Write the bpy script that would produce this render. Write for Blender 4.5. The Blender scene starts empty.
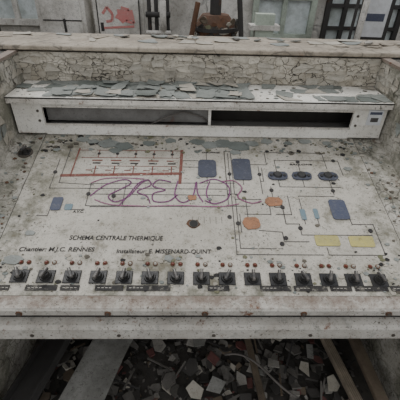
import bpy, bmesh, math, random
from mathutils import Vector, Matrix, noise
R=random.Random(7)
def lin(c):
    return tuple(((v/255)/12.92 if v/255<=.04045 else ((v/255+.055)/1.055)**2.4) for v in c)+(1,)
# ---------------- materials ----------------
def mat(name,base,dirt=None,dirt_amt=.5,dscale=3.0,speck=0.0,speck_c=(60,55,48),speck_scale=90,
        crack=0.0,crack_scale=14,crack_c=(50,46,40),rust=0.0,rust_scale=6,rust_c=(112,66,36),
        rough=.75,metal=0.0,bump=.25,stretch=(1,1,1),grime=0.0,grime_c=(84,84,66),band=None,band_c=(60,52,42),band_amt=.8,blotch=0.0,blotch_c=(120,122,114),
        chip=0.0,chip_c=(158,153,141)):
    m=bpy.data.materials.new(name); m.use_nodes=True
    nt=m.node_tree; nd=nt.nodes; L=nt.links
    b=nd['Principled BSDF']; b.inputs['Roughness'].default_value=rough; b.inputs['Metallic'].default_value=metal
    tc=nd.new('ShaderNodeTexCoord'); mp=nd.new('ShaderNodeMapping'); mp.inputs['Scale'].default_value=stretch
    L.new(tc.outputs['Object'],mp.inputs['Vector']); vec=mp.outputs['Vector']
    def nz(scale,detail=6,rg=.6,dist=0):
        n=nd.new('ShaderNodeTexNoise'); n.inputs['Scale'].default_value=scale; n.inputs['Detail'].default_value=detail
        n.inputs['Roughness'].default_value=rg; n.inputs['Distortion'].default_value=dist
        L.new(vec,n.inputs['Vector']); return n.outputs['Fac']
    def ramp(fac,a,bb):
        r=nd.new('ShaderNodeMapRange'); r.inputs['From Min'].default_value=a; r.inputs['From Max'].default_value=bb
        L.new(fac,r.inputs['Value']); return r.outputs['Result']
    def op(o,fac,k):
        r=nd.new('ShaderNodeMath'); r.operation=o; L.new(fac,r.inputs[0]); 
        if k is None: pass
        elif isinstance(k,float) or isinstance(k,int): r.inputs[1].default_value=k
        else: L.new(k,r.inputs[1])
        return r.outputs[0]
    def mul(fac,k): return op('MULTIPLY',fac,k)
    def mix(fac,a,c):
        x=nd.new('ShaderNodeMix'); x.data_type='RGBA'
        L.new(fac,x.inputs['Factor'])
        if isinstance(a,tuple): x.inputs['A'].default_value=a
        else: L.new(a,x.inputs['A'])
        x.inputs['B'].default_value=c
        return x.outputs['Result']
    col=lin(base)
    if dirt is None: dirt=tuple(int(v*.6) for v in base)
    col=mix(mul(ramp(nz(dscale,8,.65),.42,.68),dirt_amt),col,lin(dirt))
    col=mix(mul(ramp(nz(dscale*6,5,.7),.5,.75),dirt_amt*.6),col,lin(dirt))
    if blotch>0:
        col=mix(mul(ramp(nz(38,8,.75),.55,.6),blotch),col,lin(blotch_c))
    if chip>0:
        col=mix(mul(ramp(nz(60,6,.75),.56,.60),chip),col,lin(chip_c))
    if speck>0:
        f=mul(ramp(nz(speck_scale,3,.6),.60,.66),ramp(nz(dscale*1.7,4,.6),.35,.6))
        col=mix(mul(f,speck),col,lin(speck_c))
        col=mix(mul(ramp(nz(speck_scale*2.3,2,.5),.62,.7),speck*.8),col,lin(speck_c))
    h=nz(speck_scale*.6 if speck>0 else 40,5,.6)
    if grime>0 or band:
        sp=nd.new('ShaderNodeSeparateXYZ'); L.new(tc.outputs['Object'],sp.inputs[0])
    if grime>0: # damp dirt collected towards the rim of the desk
        ax=op('ABSOLUTE',op('SUBTRACT',sp.outputs['X'],.02),None)
        g1=ramp(ax,.38,.76); g2=ramp(sp.outputs['Y'],.92,.72); g3=ramp(sp.outputs['Y'],1.38,1.55)
        g=op('MAXIMUM',op('MAXIMUM',g1,g2),g3)
        n1=ramp(op('ADD',nz(9,9,.75),mul(g,.14)),.57,.73)
        col=mix(mul(n1,grime),col,lin(grime_c))
    if band:
        for (axis,a0,a1) in band:
            n1=ramp(op('ADD',mul(ramp(sp.outputs[axis],a0,a1),.5),mul(nz(26,8,.8),.9)),.66,.86)
            col=mix(mul(n1,band_amt),col,lin(band_c))
    if crack>0:
        v=nd.new('ShaderNodeTexVoronoi'); v.feature='DISTANCE_TO_EDGE'; v.inputs['Scale'].default_value=crack_scale
        n=nd.new('ShaderNodeTexNoise'); n.inputs['Scale'].default_value=crack_scale*.7; n.inputs['Detail'].default_value=4
        L.new(vec,n.inputs['Vector'])
        vm=nd.new('ShaderNodeVectorMath'); vm.operation='SCALE'; vm.inputs['Scale'].default_value=1.3/crack_scale
        L.new(n.outputs['Color'],vm.inputs[0])
        va=nd.new('ShaderNodeVectorMath'); L.new(vec,va.inputs[0]); L.new(vm.outputs[0],va.inputs[1])
        L.new(va.outputs[0],v.inputs['Vector'])
        cf=ramp(v.outputs['Distance'],.05,.015)
        cf=mul(cf,ramp(nz(dscale*1.3,3,.5),.38,.55))
        col=mix(mul(cf,crack),col,lin(crack_c))
    if rust>0:
        col=mix(mul(ramp(nz(rust_scale,8,.75),.6,.68),rust),col,lin(rust_c))
    L.new(col,b.inputs['Base Color'])
    bp=nd.new('ShaderNodeBump'); bp.inputs['Strength'].default_value=bump; bp.inputs['Distance'].default_value=.004
    L.new(h,bp.inputs['Height']); L.new(bp.outputs['Normal'],b.inputs['Normal'])
    return m
M={}
M['board']=mat('board_paint',(186,181,170),(142,136,122),.7,4.5,.85,(58,54,46),110,rust=.3,rust_scale=9,rust_c=(116,100,76),grime=.75,blotch=.4,blotch_c=(128,124,110))
M['white']=mat('desk_paint',(190,186,176),(132,126,111),.7,5,.9,(58,52,43),80,crack=.6,crack_scale=16,rust=.6,rust_scale=11,rust_c=(92,64,45),grime=.7,blotch=.4,blotch_c=(124,119,106))
M['hood']=mat('hood_paint',(222,219,210),(172,165,150),.5,5,.6,(70,60,48),80,rust=.75,rust_scale=13,rust_c=(104,70,46),blotch=.25,blotch_c=(152,145,130))
M['lip']=mat('desk_edge_paint',(182,178,169),(126,119,107),.65,6,.8,(60,52,42),80,rust=1,rust_scale=14,rust_c=(100,64,42),band=[('Z',.69,.63),('Z',.757,.79)],band_c=(90,64,46),band_amt=.65,blotch=.45)
M['hedge']=mat('hood_edge',(210,205,195),(134,126,112),.6,6,.7,(60,52,42),80,rust=1.0,rust_scale=20,rust_c=(104,62,38),blotch=.4)
M['wallp']=mat('cracked_paint',(188,181,166),(128,119,102),.7,7,.6,(66,58,46),70,crack=1,crack_scale=22,stretch=(1,1,1.6),blotch=.4,blotch_c=(132,125,110))
M['under']=mat('old_primer',(98,92,80),(60,55,46),.7,9,.5)
M['sill']=mat('sill_wood',(168,158,142),(108,98,84),.8,5,.6,crack=.5,crack_scale=9,rust=.5,blotch=.5,blotch_c=(114,106,94))
M['flake']=mat('flake_grey',(130,134,129),(96,100,95),.6,9,.5,rough=.5,blotch=.35,blotch_c=(152,154,148))
M['flake2']=mat('flake_beige',(176,170,157),(122,116,103),.6,9,.4)
M['flake3']=mat('flake_teal',(108,114,109),(78,83,78),.6,9,.4,rough=.45)
M['dark']=mat('dark_gap',(30,28,26),(16,15,14),.5)
M['slotgrey']=mat('slot_metal',(120,118,114),(72,68,62),.6,6,.5,rust=.5)
M['slotbrown']=mat('slot_dark',(62,58,52),(40,36,32),.6,6,.3)
M['black']=mat('bakelite',(24,24,25),(48,46,42),.5,30,.2,(100,96,88),150,rough=.4)
M['knobtop']=mat('knob_worn',(54,54,54),(104,98,92),.8,60,.3,(130,126,118),150,rough=.4)
M['label']=mat('label_black',(36,34,33),(74,70,64),.5,30,.2,(120,115,100),150,chip=.4)
M['ink']=mat('line_ink',(64,62,60),(104,100,94),.6,25,chip=.4)
M['text']=mat('text_ink',(38,36,35),(70,66,62),.5,25)
M['redp']=mat('brown_red_line',(116,62,52),(108,80,68),.5,22,.3,chip=.4)
M['blue']=mat('blue_block',(70,76,96),(86,88,96),.5,22,.4,(50,50,50),90,chip=.12)
M['slate']=mat('slate_block',(66,70,84),(54,56,62),.5,22,.4,(40,40,40),90,chip=.12)
M['lblue']=mat('light_blue_mark',(106,128,138),(120,124,118),.5,22,.3,chip=.3)
M['orange']=mat('orange_block',(160,112,80),(112,86,66),.7,22,.7,(80,60,44),90,chip=.15)
M['yellow']=mat('yellow_block',(180,170,104),(146,140,104),.6,22,.5,(110,100,60),90,chip=.2)
M['purple']=mat('graffiti_purple',(118,58,108),(132,92,118),.5,22,chip=.25)
M['pink']=mat('graffiti_pink',(142,78,114),(146,110,126),.5,22,chip=.3)
M['moss']=mat('moss_stain',(96,96,72),(120,116,90),.6,20,.5)
M['lampr']=mat('lamp_red',(112,54,40),(80,46,38),.5,30,rough=.35)
M['lampw']=mat('lamp_white',(170,166,156),(120,112,100),.5,30,rough=.35)
M['rust']=mat('rusty_metal',(100,70,50),(54,42,34),.7,12,.5,rough=.85)
M['screw']=mat('screw_metal',(90,84,76),(60,50,42),.6,40,rough=.5,metal=.4)
M['concrete']=mat('concrete_floor',(76,72,66),(46,43,40),.8,3,.7,(30,28,26),60,bump=.6)
M['plaster']=mat('wall_plaster',(214,211,204),(130,124,114),.9,1.6,.5,(60,56,50),30,crack=.5,crack_scale=3,blotch=.3)
M['wood']=mat('old_wood',(108,96,80),(70,60,50),.7,8,.3)
M['woodl']=mat('pale_wood',(142,130,112),(88,80,68),.7,8,.3)
M['sheet']=mat('white_sheet',(142,141,135),(84,82,76),.8,5,.7,blotch=.4,blotch_c=(100,98,90))
M['rubble']=mat('rubble_grey',(106,102,96),(60,57,52),.7,8,.5)
M['rubbled']=mat('rubble_dark',(62,59,55),(38,36,33),.7,8,.4)
M['rubblel']=mat('rubble_pale',(150,146,138),(96,92,85),.7,8,.5)
M['rubbler']=mat('rubble_brick',(112,72,68),(66,48,42),.8,8,.4)
M['cab']=mat('cabinet_cream',(214,211,204),(134,128,118),.7,4,.6,rust=.6,blotch=.4)
M['green']=mat('frame_green',(176,186,172),(108,112,102),.7,5,.5)
M['metald']=mat('dark_metal',(56,54,52),(34,32,30),.6,6,.4,rust=.5)
M['paper']=mat('paper_white',(210,212,214),(160,160,158),.5,8,rough=.9)
M['cable']=mat('cable_grey',(98,93,88),(64,60,56),.5,20)
M['cabpink']=mat('graffiti_red',(196,122,118),(180,138,130),.6,12,chip=.3,chip_c=(190,180,172))
M['glass']=mat('bright_sky_pane',(206,214,214),(130,138,130),.8,4,.3,rough=.3)  # opaque pane, painted pale to stand in for bright sky outside
# ---------------- mesh builder ----------------
class MB:
    def __init__(s,T=None): s.v=[];s.f=[];s.m=[];s.k=[];s.T=T or Matrix.Identity(4)
    def mi(s,k):
        if k not in s.k: s.k.append(k)
        return s.k.index(k)
    def add(s,vs,fs,k,T=None):
        o=len(s.v); TT=s.T@(T or Matrix.Identity(4))
        s.v+= [TT@Vector(p) for p in vs]; i=s.mi(k)
        for f in fs: s.f.append([o+a for a in f]); s.m.append(i)
    def box(s,x0,x1,y0,y1,z0,z1,k,T=None,bev=0):
        if bev>0:
            b=min(bev,(z1-z0)*.45,(x1-x0)*.45,(y1-y0)*.45)
            vs=[];
            for (z,i) in ((z0,b),(z0+b,0),(z1-b,0),(z1,b)):
                vs+=[(x0+i,y0+i,z),(x1-i,y0+i,z),(x1-i,y1-i,z),(x0+i,y1-i,z)]
            fs=[(3,2,1,0),(12,13,14,15)]
            for r in range(3):
                for c in range(4):
                    a=r*4+c; d=r*4+(c+1)%4; fs.append((a,d,d+4,a+4))
            s.add(vs,fs,k,T); return
        vs=[(x0,y0,z0),(x1,y0,z0),(x1,y1,z0),(x0,y1,z0),(x0,y0,z1),(x1,y0,z1),(x1,y1,z1),(x0,y1,z1)]
        s.add(vs,[(3,2,1,0),(4,5,6,7),(0,1,5,4),(1,2,6,5),(2,3,7,6),(3,0,4,7)],k,T)
    def prism(s,poly,h0,h1,k,T=None):
        n=len(poly); vs=[(p[0],p[1],h0) for p in poly]+[(p[0],p[1],h1) for p in poly]
        fs=[tuple(range(n-1,-1,-1)),tuple(range(n,2*n))]+[(i,(i+1)%n,n+(i+1)%n,n+i) for i in range(n)]
        s.add(vs,fs,k,T)
    def xprism(s,prof,x0,x1,k):
        n=len(prof); vs=[(x0,p[0],p[1]) for p in prof]+[(x1,p[0],p[1]) for p in prof]
        fs=[tuple(range(n)),tuple(range(2*n-1,n-1,-1))]+[(i,n+i,n+(i+1)%n,(i+1)%n) for i in range(n)]
        s.add(vs,fs,k)
    def cyl(s,c,r,h,k,n=18,r2=None,T=None):
        r2=r if r2 is None else r2
        vs=[(c[0]+r*math.cos(6.2832*i/n),c[1]+r*math.sin(6.2832*i/n),c[2]) for i in range(n)]
        vs+=[(c[0]+r2*math.cos(6.2832*i/n),c[1]+r2*math.sin(6.2832*i/n),c[2]+h) for i in range(n)]
        fs=[tuple(range(n-1,-1,-1)),tuple(range(n,2*n))]+[(i,(i+1)%n,n+(i+1)%n,n+i) for i in range(n)]
        s.add(vs,fs,k,T)
    def line(s,pts,w,k,h0=0.0002,h1=.0009):
        for a,b in zip(pts[:-1],pts[1:]):
            a=Vector(a);b=Vector(b);d=(b-a)
            if d.length<1e-6: continue
            d.normalize();n=Vector((-d.y,d.x))*w/2;e=d*w*.35
            s.prism([a-n-e,b-n+e,b+n+e,a+n-e],h0,h1,k)
    def tube(s,pts,r,k,n=8):
        pts=[Vector(p) for p in pts]; rings=[]
        for i,p in enumerate(pts):
            d=(pts[min(i+1,len(pts)-1)]-pts[max(i-1,0)]).normalized()
            a=Vector((0,0,1)) if abs(d.z)<.9 else Vector((1,0,0))
            u=d.cross(a).normalized();w=d.cross(u)
            rings.append([p+u*r*math.cos(6.2832*j/n)+w*r*math.sin(6.2832*j/n) for j in range(n)])
        vs=[q for rg in rings for q in rg]; fs=[]
        for i in range(len(pts)-1):
            for j in range(n): fs.append((i*n+j,i*n+(j+1)%n,(i+1)*n+(j+1)%n,(i+1)*n+j))
        fs.append(tuple(range(n-1,-1,-1))); fs.append(tuple(range((len(pts)-1)*n,len(pts)*n)))
        s.add(vs,fs,k)
    def obj(s,name,parent=None,smooth=False):
        me=bpy.data.meshes.new(name); me.from_pydata([tuple(p) for p in s.v],[],s.f)
        for k in s.k: me.materials.append(M[k])
        for p,i in zip(me.polygons,s.m): p.material_index=i; p.use_smooth=smooth
        bm=bmesh.new(); bm.from_mesh(me); bmesh.ops.recalc_face_normals(bm,faces=bm.faces); bm.to_mesh(me); bm.free()
        o=bpy.data.objects.new(name,me); bpy.context.collection.objects.link(o)
        if parent: o.parent=parent
        return o
def empty(name):
    o=bpy.data.objects.new(name,None); bpy.context.collection.objects.link(o); return o
def rot(ax,a): return Matrix.Rotation(a,4,ax)
def tr(x,y,z): return Matrix.Translation((x,y,z))
def blob(cx,cy,rx,ry,n=14,j=.35):
    return [(cx+rx*math.cos(6.2832*i/n)*(1+R.uniform(-j,j)),cy+ry*math.sin(6.2832*i/n)*(1+R.uniform(-j,j))) for i in range(n)]
def shard(s,asp,N=(5,6,7,8)):  # angular broken piece
    n=R.choice(N); a0=R.uniform(0,6); A=[6.2832*(i+R.uniform(-.3,.3))/n for i in range(n)]
    return [(s*math.cos(a+a0)*R.uniform(.8,1.15),s*asp*math.sin(a+a0)*R.uniform(.8,1.15)) for a in A]
ang=math.radians(14)
PT=Matrix.Translation((0,.725,.776))@Matrix.Rotation(ang,4,'X')
desk=empty('control_desk')
XL,XR=-.825,.865
b=MB()
b.xprism([(.715,.70),(.715,.772),(1.56,.9835),(1.56,.93),(.80,.70)],XL,XR,'white')
b.obj('body_tray',desk)
b=MB()
b.xprism([(.69,.745),(.688,.768),(.694,.775),(.735,.7825),(.735,.745)],XL,XR,'lip')
b.xprism([(.70,.722),(.70,.745),(.74,.745),(.74,.722)],XL,XR,'dark')
b.xprism([(.672,.652),(.664,.661),(.664,.708),(.672,.720),(.70,.724),(.74,.724),(.74,.652)],XL,XR,'lip')
for x in (-.55,-.28,.02,.33,.60):
    b.cyl((0,0,0),.010,.003,'rust',12,T=tr(x,.688,.757)@rot('X',math.radians(90)))
    b.cyl((0,0,.003),.006,.003,'screw',12,T=tr(x,.688,.757)@rot('X',math.radians(90)))
    b.cyl((0,0,0),.006,.003,'screw',12,T=tr(x+.03,.664,.68)@rot('X',math.radians(90)))
b.obj('front_lip',desk)
b=MB()
prof=[(.70,0),(.70,.80),(1.02,.98),(1.24,1.29),(1.735,1.29),(1.735,0)]
b.xprism(prof,XL-.03,XL,'white'); b.xprism(prof,XR,XR+.03,'white')
for x0 in (XL-.034,XR-.004): b.xprism([(1.235,1.285),(1.235,1.297),(1.735,1.297),(1.735,1.285)],x0,x0+.038,'lip')
b.obj('side_cheeks',desk)
b=MB(); b.box(XL,XR,1.71,1.735,.60,1.29,'wallp'); 
b.obj('back_panel',desk)
# ---- hood / shelf with slot
b=MB()
zt=1.16
b.box(XL+.005,XR-.005,1.478,1.71,zt-.012,zt,'hood',bev=.003)
b.box(XL+.005,XR-.005,1.478,1.484,zt-.03,zt-.003,'hedge')
sx0,sx1=-.685,.705
b.box(XL+.012,sx0,1.50,1.515,.985,zt-.012,'hood')
b.box(sx1,XR-.012,1.50,1.515,.985,zt-.012,'hood')
b.box(sx0,sx1,1.50,1.515,1.112,zt-.012,'hood')
b.box(sx0,sx1,1.50,1.515,.980,1.028,'hood')
b.box(sx0,sx1,1.497,1.503,1.024,1.032,'hedge')
b.box(sx0,sx1,1.497,1.503,1.108,1.115,'hedge')
b.box(XL,XR,1.535,1.70,.985,.995,'slotgrey')
b.box(XL,XR,1.66,1.675,.99,zt-.012,'slotbrown')
b.box(sx0,.05,1.545,1.552,1.03,1.13,'slotgrey')
b.box(sx0,sx1,1.525,1.60,1.006,1.014,'slotgrey')
b.box(.05,.062,1.52,1.60,1.0,1.13,'hood')
for x in (sx0-.02,sx1+.02):
    for z in (1.045,1.09): b.cyl((0,0,0),.006,.003,'screw',10,T=tr(x,1.50,z)@rot('X',math.radians(90)))
b.box(.77,.835,1.495,1.5,1.05,1.12,'paper')
b.box(.775,.83,1.4945,1.495,1.10,1.112,'blue'); b.box(.785,.82,1.4945,1.495,1.065,1.085,'ink')
b.obj('slotted_hood',desk)
b=MB(); b.tube([(-.22,1.53,1.02),(-.14,1.525,1.06),(-.06,1.53,1.085),(.02,1.535,1.06),(.06,1.54,1.03)],.004,'cable'); b.obj('slot_cable',desk,True)
# ---- mimic board
BX0,BX1,BV0,BV1=-.695,.735,.012,.812
b=MB(PT)
b.box(BX0-.004,BX1+.004,BV0-.004,BV1+.002,0,.0012,'dark')
b.box(BX0,BX1,BV0,BV1,.0005,.005,'board',bev=.001)
b.obj('mimic_board',desk)
TB=PT@tr(0,0,.005)
b=MB(TB)
w=.0032
def L(*p,w=w,k='ink'): b.line([(x/1000,y/1000) for x,y in p],w,k)
L((-518,700),(-67,703),w=.003,k='redp'); L((-500,652),(-80,655),w=.003,k='redp'); L((-420,600),(-90,602),w=.003,k='redp')
L((-520,712),(-524,540),w=.006,k='redp'); L((-560,541),(-72,560),w=.015,k='redp'); L((-68,706),(-72,505),w=.013,k='redp')
for x in (-430,-350,-270,-190,-110):
    L((x,700),(x,655),k='redp'); L((x,600),(x,550),w=.005,k='redp'); L((x-12,585),(x+12,585))
    L((x-20,635),(x+20,635),w=.007,k='redp'); L((x-14,618),(x+14,618),w=.008,k='text'); L((x-36,575),(x-12,575),w=.005,k='redp')
    b.cyl((x/1000,.678,.0002),.007,.0015,'text',12)
L((-600,740),(-560,740),(-560,500),(-420,490)); L((-590,640),(-590,470),(-380,470))
L((-436,497),(-60,505),(154,508)); L((-420,470),(120,474),(120,705),(150,705)); L((-413,440),(110,440))
L((-430,497),(-430,380),(-290,380),(-290,497)); L((-330,470),(-330,400)); L((-413,375),(205,385))
L((-60,640),(4,640)); L((-60,600),(4,600)); L((40,645),(40,730),(190,735),(190,655)); L((40,540),(40,505)); L((190,524),(190,500))
L((120,700),(120,385)); L((135,690),(135,200)); L((148,690),(148,420),(250,420)); L((229,620),(300,620),(300,700),(560,700),(560,590))
L((262,610),(262,450)); L((275,600),(275,520),(262,520)); L((338,575),(338,650),(620,650),(620,560)); L((440,575),(440,650))
L((338,535),(338,490),(590,490)); L((440,535),(440,490)); L((552,535),(552,450)); L((300,490),(300,380),(330,380),(330,300))
L((150,420),(150,190),(300,190)); L((160,345),(160,260)); L((180,345),(280,345),(280,440)); L((225,269),(310,262),(310,220),(400,220))
L((190,420),(190,320)); L((330,420),(330,300),(380,300),(380,250),(640,250)); L((499,250),(499,225)); L((619,250),(619,225)); L((459,195),(459,165),(660,165),(660,300),(580,300),(580,350))
L((404,345),(404,300)); L((455,345),(455,300)); L((404,360),(404,440),(549,440)); L((360,440),(360,345),(300,345)); L((135,200),(135,165),(440,165))
L((-600,330),(-560,330),(-560,360)); L((-480,360),(-430,360))
for x,y in ((300,470),(262,560),(135,560),(120,330),(300,210),(318,235),(380,280),(640,270),(150,300),(440,640),(-590,560),(-330,430),(-430,440),(330,380),(552,470),(600,650)):
    b.cyl((x/1000,y/1000,.0002),.0085,.003,'text',12)
for i in range(6): L((-20+i*22,330),(-20+i*22,300),w=.0014)
b.obj('diagram_lines',desk)
def rrect(cx,cy,wx,wy,r,n=5,jit=0):
    P=[]
    for qx,qy,a0 in ((1,1,0),(-1,1,90),(-1,-1,180),(1,-1,270)):
        for i in range(n+1):
            a=math.radians(a0+90*i/n)
            P.append((cx+qx*(wx/2-r)+r*math.cos(a)+R.uniform(-jit,jit),cy+qy*(wy/2-r)+r*math.sin(a)+R.uniform(-jit,jit)))
    return P
b=MB(TB)
b.prism(rrect(.042,.592,.078,.105,.018,jit=.001),.001,.004,'slate')
b.prism(rrect(.190,.590,.078,.128,.012,jit=.001),.001,.004,'slate')
b.prism(rrect(.549,.372,.066,.098,.012,jit=.001),.001,.004,'blue')
b.prism(rrect(-.540,.388,.040,.064,.008,jit=.001),.001,.004,'blue')
b.prism(rrect(-.492,.372,.030,.028,.006,jit=.001),.001,.003,'lblue')
b.prism(rrect(.404,.345,.020,.050,.004),.001,.003,'lblue'); b.prism(rrect(.455,.350,.018,.048,.004),.001,.003,'lblue')
b.prism(rrect(.467,.225,.088,.044,.008,jit=.001),.001,.003,'yellow'); b.prism(rrect(.592,.222,.090,.046,.008,jit=.001),.001,.003,'yellow')
b.prism(rrect(.200,.301,.066,.056,.026,jit=.002),.001,.004,'orange'); b.prism(rrect(.300,.408,.070,.044,.021,jit=.002),.001,.004,'orange')
b.prism(rrect(-.022,.425,.034,.024,.01,jit=.002),.001,.003,'orange')
for x in (.338,.440,.552):
    b.prism(rrect(x,.552,.084,.046,.021,jit=.001),.001,.006,'slate'); b.cyl((x,.556,.006),.020,.006,'black',16,.015)
    for s in(-1,1): b.cyl((x+s*.028,.552,.006),.007,.003,'black',10)
b.obj('diagram_symbols',desk)
b=MB(TB)
def G(pts,k,w=.005):
    P=[Vector(p)/1000 for p in pts]; out=[]
    for i in range(len(P)-1):
        p0=P[max(i-1,0)];p1=P[i];p2=P[i+1];p3=P[min(i+2,len(P)-1)]
        for j in range(8):
            t=j/8; out.append(.5*((2*p1)+(p2-p0)*t+(2*p0-5*p1+4*p2-p3)*t*t+(3*p1-p0-3*p2+p3)*t*t*t))
    out.append(P[-1]); b.line(out,w,k,.0015,.0022)
# looping tag
G([(-420,430),(-370,490),(-300,520),(-270,500),(-310,465),(-350,430),(-320,400),(-270,430),(-230,500),(-200,520)],'purple')
G([(-300,385),(-270,440),(-240,500),(-205,520),(-190,490),(-240,455),(-200,430),(-185,395)],'purple')
G([(-110,510),(-160,520),(-180,485),(-130,465),(-175,445),(-170,405),(-115,405),(-80,440)],'purple')
G([(-80,515),(-90,440),(-60,400),(-20,430),(-5,510),(0,450),(20,405)],'purple')
G([(50,515),(35,450),(50,400)],'purple'); G([(10,505),(70,528),(125,490),(120,425),(70,395),(30,410)],'purple')
G([(-430,500),(-380,525),(-300,530),(-220,525)],'pink',.004); G([(100,515),(150,520),(180,480),(160,430),(210,400),(250,410)],'pink')
G([(-400,410),(-330,385),(-200,380),(-60,384),(80,380),(160,395)],'pink',.004)
b.obj('graffiti_tag',desk)
def text(s,x0,x1,v,hgt,k='text'):
    cu=bpy.data.curves.new('t','FONT'); cu.body=s; cu.size=hgt*1.4; cu.extrude=.0004; cu.shear=.12; cu.offset=.0003
    o=bpy.data.objects.new('lettering',cu); bpy.context.collection.objects.link(o)
    bpy.context.view_layer.update()
    wd=o.dimensions.x; me=bpy.data.meshes.new_from_object(o); bpy.data.objects.remove(o)
    sc=(x1-x0)/max(wd,1e-4)
    T=TB@tr(x0,v,.0012)@Matrix.Diagonal((sc,1,1,1))
    me.transform(T); me.materials.clear(); me.materials.append(M[k])
    o=bpy.data.objects.new('lettering_'+s.split()[0].lower().strip(':'),me); bpy.context.collection.objects.link(o); o.parent=desk
text('SCHEMA CENTRALE THERMIQUE',-.456,-.126,.222,.019)
text("Chantier: M.J.C. RENNES",-.617,-.36,.174,.017)
text("Installateur: E. MISSENARD-QUINT",-.283,.045,.168,.017)
text("CHAUFFAGE",.02,.10,.69,.009); text("A.V.C.",-.47,-.43,.345,.012); text("BALLONS",.40,.50,.62,.009); text("BACHE",.12,.16,.44,.009)
b=MB(TB); b.prism(blob(-.015,.296,.024,.022,14,.2),.0002,.001,'rust'); b.cyl((-.015,.296,.0008),.017,.003,'screw',20); b.cyl((-.015,.296,.0038),.015,.001,'dark',20)
b.obj('rusted_hole',desk)
def knob(b,x,v,sc=1):
    a=R.uniform(-.5,.5)
    b.box(x-.025*sc,x+.025*sc,v-.021*sc,v+.021*sc,0,.005,'black',bev=.0015)
    b.cyl((x,v,.005),.018*sc,.006,'black',20,.016*sc)
    b.cyl((x,v,.011),.0135*sc,.013,'black',20,.011*sc)
    b.box(-.0045*sc,.0045*sc,-.017*sc,.017*sc,0,.012,'knobtop',T=tr(x,v,.022)@rot('Z',a),bev=.002)
    b.box(-.001,.001,.006,.016*sc,.012,.0126,'lampw',T=tr(x,v,.022)@rot('Z',a))
b=MB(TB)
KX=[-.580+i*.0843 for i in range(15)]
for i,x in enumerate(KX):
    knob(b,x,.078-.0008*i,1.1)
b.obj('selector_knobs',desk)
b=MB(TB)
for i,x in enumerate(KX):
    for dx,k in ((-.012,'lampr'),(.014,'lampw' if i%3 else 'lampr')):
        b.cyl((x+dx,.130-.0008*i,0),.008,.003,'rust',14); b.cyl((x+dx,.130-.0008*i,.003),.0055,.005,k,14,.003)
b.obj('indicator_lamps',desk)
b=MB(TB)
for x0,x1 in ((-.655,-.60),(-.55,-.45),(-.44,-.38),(-.33,-.24),(-.23,-.09),(.03,.10),(.20,.30),(.31,.42),(.43,.50),(.51,.62),(.63,.70)):
    b.box(x0,x1,.028,.046,.0003,.003,'label')
    for q in range(4): b.box(x0+.008+q*.012,x0+.016+q*.012,.036,.038,.003,.0034,'lampw')
b.obj('label_strips',desk)
b=MB(PT); b.cyl((-.752,.682,0),.032,.004,'screw',24); knob(b,-.752,.682,.95); b.obj('corner_switch',desk)
# ---- cracked paint plates
def plates(b,T,u0,u1,v0,v1,nu,nv,prob,keys,shrink=.06,tilt=.12,lift=.002,th=.0012,pf=None):
    gx=[[None]*(nv+1) for _ in range(nu+1)]
    du=(u1-u0)/nu; dv=(v1-v0)/nv
    for i in range(nu+1):
        for j in range(nv+1):
            ju=0 if i in(0,nu) else R.uniform(-.38,.38)*du; jv=0 if j in(0,nv) else R.uniform(-.38,.38)*dv
            gx[i][j]=Vector((u0+i*du+ju,v0+j*dv+jv,0))
    for i in range(nu):
        for j in range(nv):
            c4=[gx[i][j],gx[i+1][j],gx[i+1][j+1],gx[i][j+1]]
            c=sum(c4,Vector())/4; p=prob if pf is None else prob*pf(c.x,c.y)
            if R.random()>p: continue
            P=[]
            for a in range(4):
                A=c4[a];B=c4[(a+1)%4]; P.append(A)
                for t in (.33,.66): P.append(A.lerp(B,t)+Vector((R.uniform(-.12,.12)*du,R.uniform(-.12,.12)*dv,0)))
            s=1-shrink-R.uniform(0,shrink*2)
            tx=R.uniform(-tilt,tilt);ty=R.uniform(-tilt,tilt)
            Q=[]
            for q in P:
                d=(q-c)*s; hz=lift+abs(d.x*tx)+abs(d.y*ty)+ (d.x*tx+d.y*ty)*.8
                Q.append(Vector((c.x+d.x,c.y+d.y,max(hz,.0006))))
            n=len(Q); ct=Vector((c.x,c.y,lift*.4))
            vs=[ct]+Q+[ct+Vector((0,0,th))]+[q+Vector((0,0,th)) for q in Q]
            fs=[(0,1+(a+1)%n,1+a) for a in range(n)]+[(n+1,n+2+a,n+2+(a+1)%n) for a in range(n)]+[(1+a,1+(a+1)%n,n+2+(a+1)%n,n+2+a) for a in range(n)]
            b.add(vs,fs,R.choice(keys),T)
TW=Matrix(((1,0,0,0),(0,0,-1,1.7095),(0,1,0,0),(0,0,0,1)))
b=MB(); plates(b,TW,XL+.003,XR-.003,1.165,1.288,30,5,.82,['wallp','wallp','flake2'],.02,.26,.001)
b.obj('peeling_paint_back',desk)
b=MB()
plates(b,tr(0,0,zt),XL+.01,XR-.01,1.484,1.705,24,4,.72,['flake','flake','flake2','flake3'],.015,.06,.001,pf=lambda x,y:1.35 if -.65<x<.25 else .55)
plates(b,tr(0,0,zt+.003),-.72,.35,1.484,1.70,12,2,.8,['flake','flake3','flake'],.05,.08,.002)
plates(b,tr(0,0,zt+.007),-.6,.2,1.50,1.70,11,3,.35,['flake','flake','flake2'],.10,.12,.002)
for i in range(150):
    s=R.choice([.004,.007,.012]); b.prism(shard(s,.7),0,.0015,R.choice(['flake2','flake','under','flake3']),T=tr(R.uniform(XL+.02,XR-.02),R.uniform(1.495,1.69),zt+.0005))
b.obj('peeling_paint_hood',desk)
b=MB(TB)
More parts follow.
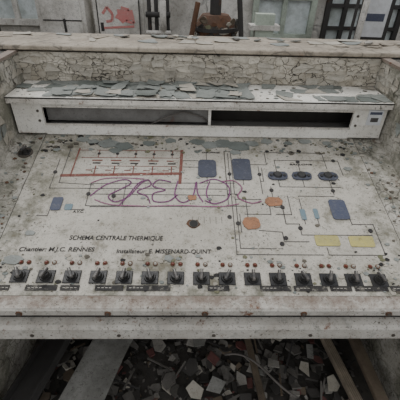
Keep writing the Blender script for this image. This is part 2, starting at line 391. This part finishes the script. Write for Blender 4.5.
pts=[(-.40,.745,.05),(-.33,.73,.045),(-.36,.70,.03),(-.22,.75,.03),(-.47,.76,.03),(.0,.765,.035),(.06,.745,.045),(.12,.755,.05),(.19,.74,.055),(.25,.76,.04),(.17,.70,.03),(.5,.78,.03),(.42,.765,.025),(-.62,.70,.02),(.65,.60,.02),(-.60,.25,.02),(-.62,.14,.035),(-.10,.15,.02),(-.52,.77,.03),(-.12,.77,.03),(.32,.775,.03),(.60,.77,.025)]
for x,v,r in pts:
    b.prism(shard(r,.6),.0008,.003,R.choice(['flake','flake3','flake3','flake']),T=tr(x,v,0))
for i in range(950):
    x=R.uniform(BX0+.015,BX1-.015);v=R.choice([R.uniform(.02,.8),R.uniform(.69,.8),R.uniform(.02,.16)]);r=R.choice([.002,.002,.003,.004,.006,.010])
    if v>.69: r*=1.4
    if R.random()<.25: x=R.choice([R.uniform(BX0+.015,BX0+.1),R.uniform(BX1-.1,BX1-.015)])
    if .165<v<.25 and x<.06: r=min(r,.003)
    b.prism(shard(r,.7),.0004,.001 if r<.004 else .0024,R.choice(['flake','flake3','under','moss','flake2','flake2','dark']),T=tr(x,min(v,.795),0))
b.obj('loose_paint_scraps',desk)
b=MB(PT)
for i in range(300):
    s=R.random()
    if s<.35: x=R.uniform(XL+.01,BX0-.01);v=R.uniform(.02,.82)
    elif s<.7: x=R.uniform(BX1+.01,XR-.01);v=R.uniform(.02,.82)
    else: x=R.uniform(XL+.01,XR-.01);v=R.uniform(-.02,.008)
    r=R.choice([.003,.005,.008,.010]); b.prism(shard(r,.7),.0003,.002,R.choice(['flake','flake3','under','rust','flake2']),T=tr(x,v,0))
b.obj('border_scraps',desk)
b=MB()
TL=Matrix(((0,0,1,XL),(1,0,0,0),(0,1,0,0),(0,0,0,1))); TR=Matrix(((0,0,-1,XR),(1,0,0,0),(0,1,0,0),(0,0,0,1)))
for T in (TL,TR):
    plates(b,T,1.25,1.70,1.17,1.28,9,4,.5,['flake2','white'],.05,.12,.001)
    plates(b,T,1.05,1.46,.98,1.10,9,3,.4,['flake2','flake'],.05,.12,.001,pf=lambda x,y:1 if y-.93<(x-.9)*1 else 0)
b.obj('peeling_paint_cheeks',desk)
# ---------------- partition wall + sill ----------------
b=MB(); b.box(-3.4,3.4,1.74,2.0,0,1.285,'plaster'); b.obj('wall_partition')
b=MB(); b.box(-3.4,3.4,1.70,2.02,1.298,1.318,'sill',bev=.004); b.box(-3.4,3.4,1.735,1.745,1.284,1.298,'dark'); b.obj('trim_sill')
b=MB()
plates(b,tr(0,0,1.318),-1.2,1.2,1.80,2.0,26,3,.3,['flake2','flake2','sill','flake'],.1,.08,.001)
for i in range(22):
    x=R.choice([R.uniform(-1.1,1.2),R.uniform(-.25,.0),R.uniform(.3,.9)]);y=R.uniform(1.9,1.98);s=R.uniform(.012,.04)
    T=tr(x,y,1.320+s*.15)@rot('Z',R.uniform(0,3))@rot('X',R.uniform(-.25,.25))
    b.prism(shard(s,.6),-s*.08,s*.08,R.choice(['rubble','rubblel','flake2','flake']),T)
b.obj('paint_flake_litter')
# ---------------- room shell ----------------
b=MB(); b.box(-3.5,3.5,-1.5,5.0,-.1,0,'concrete'); b.obj('floor')
b=MB(); b.box(-3.5,3.5,4.9,5.0,0,2.4,'plaster'); b.obj('wall_back')
b=MB(); b.box(-3.6,-3.5,-1.5,5.0,0,2.4,'plaster'); b.obj('wall_left')
b=MB(); b.box(3.5,3.6,-1.5,5.0,0,2.4,'plaster'); b.obj('wall_right')
# ---------------- background things ----------------
cb=empty('electrical_cabinet')
b=MB()
b.box(-1.02,-.52,4.0,4.35,0,1.5,'cab',bev=.01); b.box(-.98,-.56,3.985,4.0,.2,1.45,'cab')
b.box(-.985,-.975,3.98,3.986,.2,1.45,'metald'); b.box(-.565,-.555,3.98,3.986,.2,1.45,'metald')
for i in range(3): b.box(-.96,-.93,3.98,3.986,.5+i*.25,.58+i*.25,'metald')
b.obj('cabinet_body',cb)
b=MB()
Tg=tr(0,3.984,0)@rot('X',math.radians(90))
def gl(*p,w=.025):
    pp=[Vector(q) for q in p]
    for a,c in zip(pp[:-1],pp[1:]):
        d=(c-a).normalized(); n=Vector((-d.y,d.x))*w/2
        b.prism([a-n,c-n,c+n,a+n],0,.003,'cabpink',Tg)
gl((-.93,1.16),(-.88,1.22),(-.83,1.16),(-.84,1.10),(-.90,1.09)); gl((-.74,1.22),(-.66,1.2),(-.70,1.10),(-.62,1.08),(-.64,1.2)); gl((-.93,1.03),(-.62,1.05),w=.02)
b.prism(blob(-.72,1.15,.09,.06,11,.3),0,.002,'cabpink',Tg)
b.obj('graffiti_paint',cb)
b=MB(); b.box(-1.55,-1.08,3.9,4.2,0,1.32,'cab',bev=.01); b.box(-1.50,-1.12,3.885,3.9,.7,1.28,'cab'); b.box(-1.50,-1.12,3.88,3.886,1.10,1.11,'metald'); b.box(-1.30,-1.28,3.87,3.9,1.0,1.12,'metald'); b.obj('storage_cupboard')
b=MB(); b.box(-2.05,-1.92,3.3,3.4,0,1.6,'metald'); b.box(-1.92,-1.75,3.3,3.34,1.0,1.06,'metald'); b.box(-1.75,-1.70,3.3,3.4,0,1.3,'metald'); b.obj('metal_shelving')
b=MB()
for x in (-.45,-.38,-.27): b.tube([(x,3.9,0),(x,3.9,2.2)],.02,'metald',10)
b.tube([(-.48,3.85,1.18),(-.24,3.85,1.18)],.025,'metald',10); b.tube([(-.48,3.85,1.02),(-.24,3.85,1.02)],.02,'cab',10)
b.box(-.34,-.28,3.8,3.86,1.05,1.3,'cab')
b.obj('pipe_run',None,True)
# corroded boiler: shell, flanged dome, pipes and clinging lagging scraps
b=MB()
b.cyl((.18,3.5,0),.2,1.12,'rust',24); b.cyl((.18,3.5,1.12),.22,.03,'metald',24); b.cyl((.18,3.5,1.15),.19,.09,'rust',24,.12); b.cyl((.18,3.5,1.24),.05,.2,'metald',14)
for i in range(12):
    a=6.2832*i/12; b.cyl((.18+.205*math.cos(a),3.5+.205*math.sin(a),1.15),.012,.02,'screw',8)
for i in range(110):
    a=R.uniform(3.3,6.1); z=R.uniform(.8,1.22); s=R.uniform(.015,.045)
    T=tr(.18+.205*math.cos(a),3.5+.205*math.sin(a),z)@rot('Z',a+1.57)@rot('X',1.57+R.uniform(-.4,.4)); b.prism(shard(s,.8),-.004,.004,R.choice(['rust','moss','wood','flake2','rubbled','metald']),T)
b.tube([(.02,3.34,.7),(-.03,3.30,1.1),(.02,3.30,1.35)],.022,'rust'); b.tube([(.34,3.34,.7),(.40,3.30,1.1),(.36,3.30,1.4)],.022,'metald')
b.obj('rusted_boiler')
def frame(name,x0,x1,z0,z1,y,t,k,nx=1,nz=1):
    b=MB(); 
    b.box(x0,x1,y,y+.05,z0,z0+t,k);b.box(x0,x1,y,y+.05,z1-t,z1,k);b.box(x0,x0+t,y,y+.05,z0+t,z1-t,k);b.box(x1-t,x1,y,y+.05,z0+t,z1-t,k)
    for i in range(1,nx): x=x0+(x1-x0)*i/nx; b.box(x-t/2.5,x+t/2.5,y,y+.05,z0+t,z1-t,k)
    for i in range(1,nz): z=z0+(z1-z0)*i/nz; b.box(x0+t,x1-t,y+.005,y+.045,z-t/3,z+t/3,k)
    b.box(x0+t,x1-t,y+.05,y+.055,z0+t,z1-t,'glass')
    b.obj(name)
frame('window_1',.72,1.50,.8,2.2,4.84,.07,'green',2,3)
frame('window_2',1.62,2.6,.7,2.2,4.84,.06,'metald',4,6)
frame('window_3',-3.0,-1.75,.9,2.2,4.84,.07,'cab',3,3)
b=MB(); b.tube([(1.62,3.8,0),(1.66,3.8,2.3)],.03,'cab',10); b.tube([(1.55,3.8,0),(1.57,3.8,2.3)],.015,'metald',10); b.obj('steel_post',None,True)
b=MB(); b.box(-.12,.12,0,.004,1.0,1.4,'paper',T=tr(1.86,4.0,0)@rot('Z',-.1)); b.box(-.16,.16,.004,.03,0,1.45,'metald',T=tr(1.86,4.0,0)@rot('Z',-.1)); b.box(-.09,.09,-.003,0,1.15,1.22,'blue',T=tr(1.86,4.0,0)@rot('Z',-.1)); b.obj('notice_board')
b=MB(); b.box(.55,.72,3.5,3.6,0,1.25,'green'); b.box(.50,.77,3.48,3.62,1.12,1.16,'cab'); b.obj('valve_stand')
# ---------------- rubble below ----------------
b=MB()
for i in range(2600):
    x=R.uniform(XL+.09,XR-.09);y=R.uniform(.45,1.5);s=R.choice([.005,.008,.01,.01,.015,.015,.02,.025,.03,.04])*R.uniform(.7,1.3)
    z=.0+s*.3+R.random()*.03
    T=tr(x,y,z)@rot('Z',R.uniform(0,6))@rot('X',R.uniform(-.3,.3))@rot('Y',R.uniform(-.3,.3))
    b.prism(shard(s,R.uniform(.55,.95),(4,4,5)),-s*.12,s*.12,R.choice(['rubble','rubble','rubbled','rubbled','rubblel','rubblel','wood','rubbler','flake2'] if R.random()<.4 else ['rubble','rubbled','rubbled']),T)
for i in range(14): # torn paper / plaster board pieces
    x=R.uniform(-.2,.7);y=R.uniform(.75,1.15);s=R.uniform(.03,.06)
    b.prism(shard(s,.7,(4,5)),-.002,.002,R.choice(['rubblel','sheet','flake2']),T=tr(x,y,.07)@rot('Z',R.uniform(0,6))@rot('X',R.uniform(-.25,.25)))
for i in range(40):
    x=R.uniform(-.6,.7);y=R.uniform(.6,1.3);l=R.uniform(.03,.11)
    b.box(-l,l,-.004,.004,-.003,.003,R.choice(['wood','metald','rubble']),T=tr(x,y,.06)@rot('Z',R.uniform(0,3))@rot('Y',R.uniform(-.2,.2)))
b.obj('rubble_pile')
def plank(name,a,c,wd,th,k):
    a=Vector(a);c=Vector(c);d=c-a;Ln=d.length
    q=d.to_track_quat('X','Z').to_matrix().to_4x4()
    b=MB(Matrix.Translation(a)@q); b.box(0,Ln,-wd/2,wd/2,-th/2,th/2,k,bev=.004); 
    for i in range(4): b.box(Ln*.1,Ln*.9,-wd/2+wd*(i+.8)/5,-wd/2+wd*(i+.8)/5+.002,th/2,th/2+.001,'wood')
    b.obj(name)
plank('wooden_plank',(.72,.62,.10),(.60,1.35,.12),.045,.03,'woodl')
plank('wooden_plank',(.30,.62,.11),(.24,1.30,.10),.03,.02,'wood')
plank('wooden_plank',(.79,.60,.15),(.78,1.35,.13),.05,.03,'wood')
b=MB(tr(-.42,.98,.115)@rot('Z',-.12)@rot('X',-.03)); b.prism([(-.14,-.4),(-.02,-.36),(.06,-.3),(.10,.0),(.16,.3),(-.08,.33),(-.07,.1)],0,.008,'sheet'); b.obj('plasterboard_sheet')
b=MB(tr(-.665,.98,.12)@rot('Z',-.22)@rot('Y',-.25)); b.box(-.07,.07,-.4,.3,0,.015,'metald',bev=.003); b.box(-.07,-.058,-.4,.3,.015,.04,'metald'); b.box(.058,.07,-.4,.3,.015,.04,'metald'); b.obj('metal_tray')
b=MB(); P=[(.14+.3*t,.93-.16*t+.03*math.sin(5*t),.13+.02*math.sin(4*t)) for t in [i/16 for i in range(17)]]; b.tube(P,.005,'cable',10); b.obj('electric_cable',None,True)
# ---------------- light ----------------
wd=bpy.data.worlds.new('World'); bpy.context.scene.world=wd; wd.use_nodes=True
bg=wd.node_tree.nodes['Background']; bg.inputs['Color'].default_value=(.95,.965,1,1); bg.inputs['Strength'].default_value=.97
sl=bpy.data.lights.new('overcast_sun','SUN'); sl.energy=1.55; sl.angle=math.radians(25); sl.color=(1,.985,.965)
so=bpy.data.objects.new('overcast_sun',sl); bpy.context.collection.objects.link(so)
so.rotation_euler=Vector((.3,-.6,-1)).to_track_quat('-Z','Y').to_euler()
# ---------------- camera ----------------
th=math.radians(35); ph=.035; ro=.03
fw=Vector((math.sin(ph)*math.cos(th),math.cos(ph)*math.cos(th),-math.sin(th)))
rt=Vector((math.cos(ph),-math.sin(ph),0)); up=rt.cross(fw)
r2=rt*math.cos(ro)+up*math.sin(ro); u2=up*math.cos(ro)-rt*math.sin(ro)
cd=bpy.data.cameras.new('camera'); cd.sensor_width=36; cd.lens=350/400*36; cd.clip_start=.01
co=bpy.data.objects.new('camera',cd); bpy.context.collection.objects.link(co)
mw=Matrix(((r2.x,u2.x,-fw.x,-.03),(r2.y,u2.y,-fw.y,0),(r2.z,u2.z,-fw.z,1.67),(0,0,0,1)))
co.matrix_world=mw
bpy.context.scene.camera=co
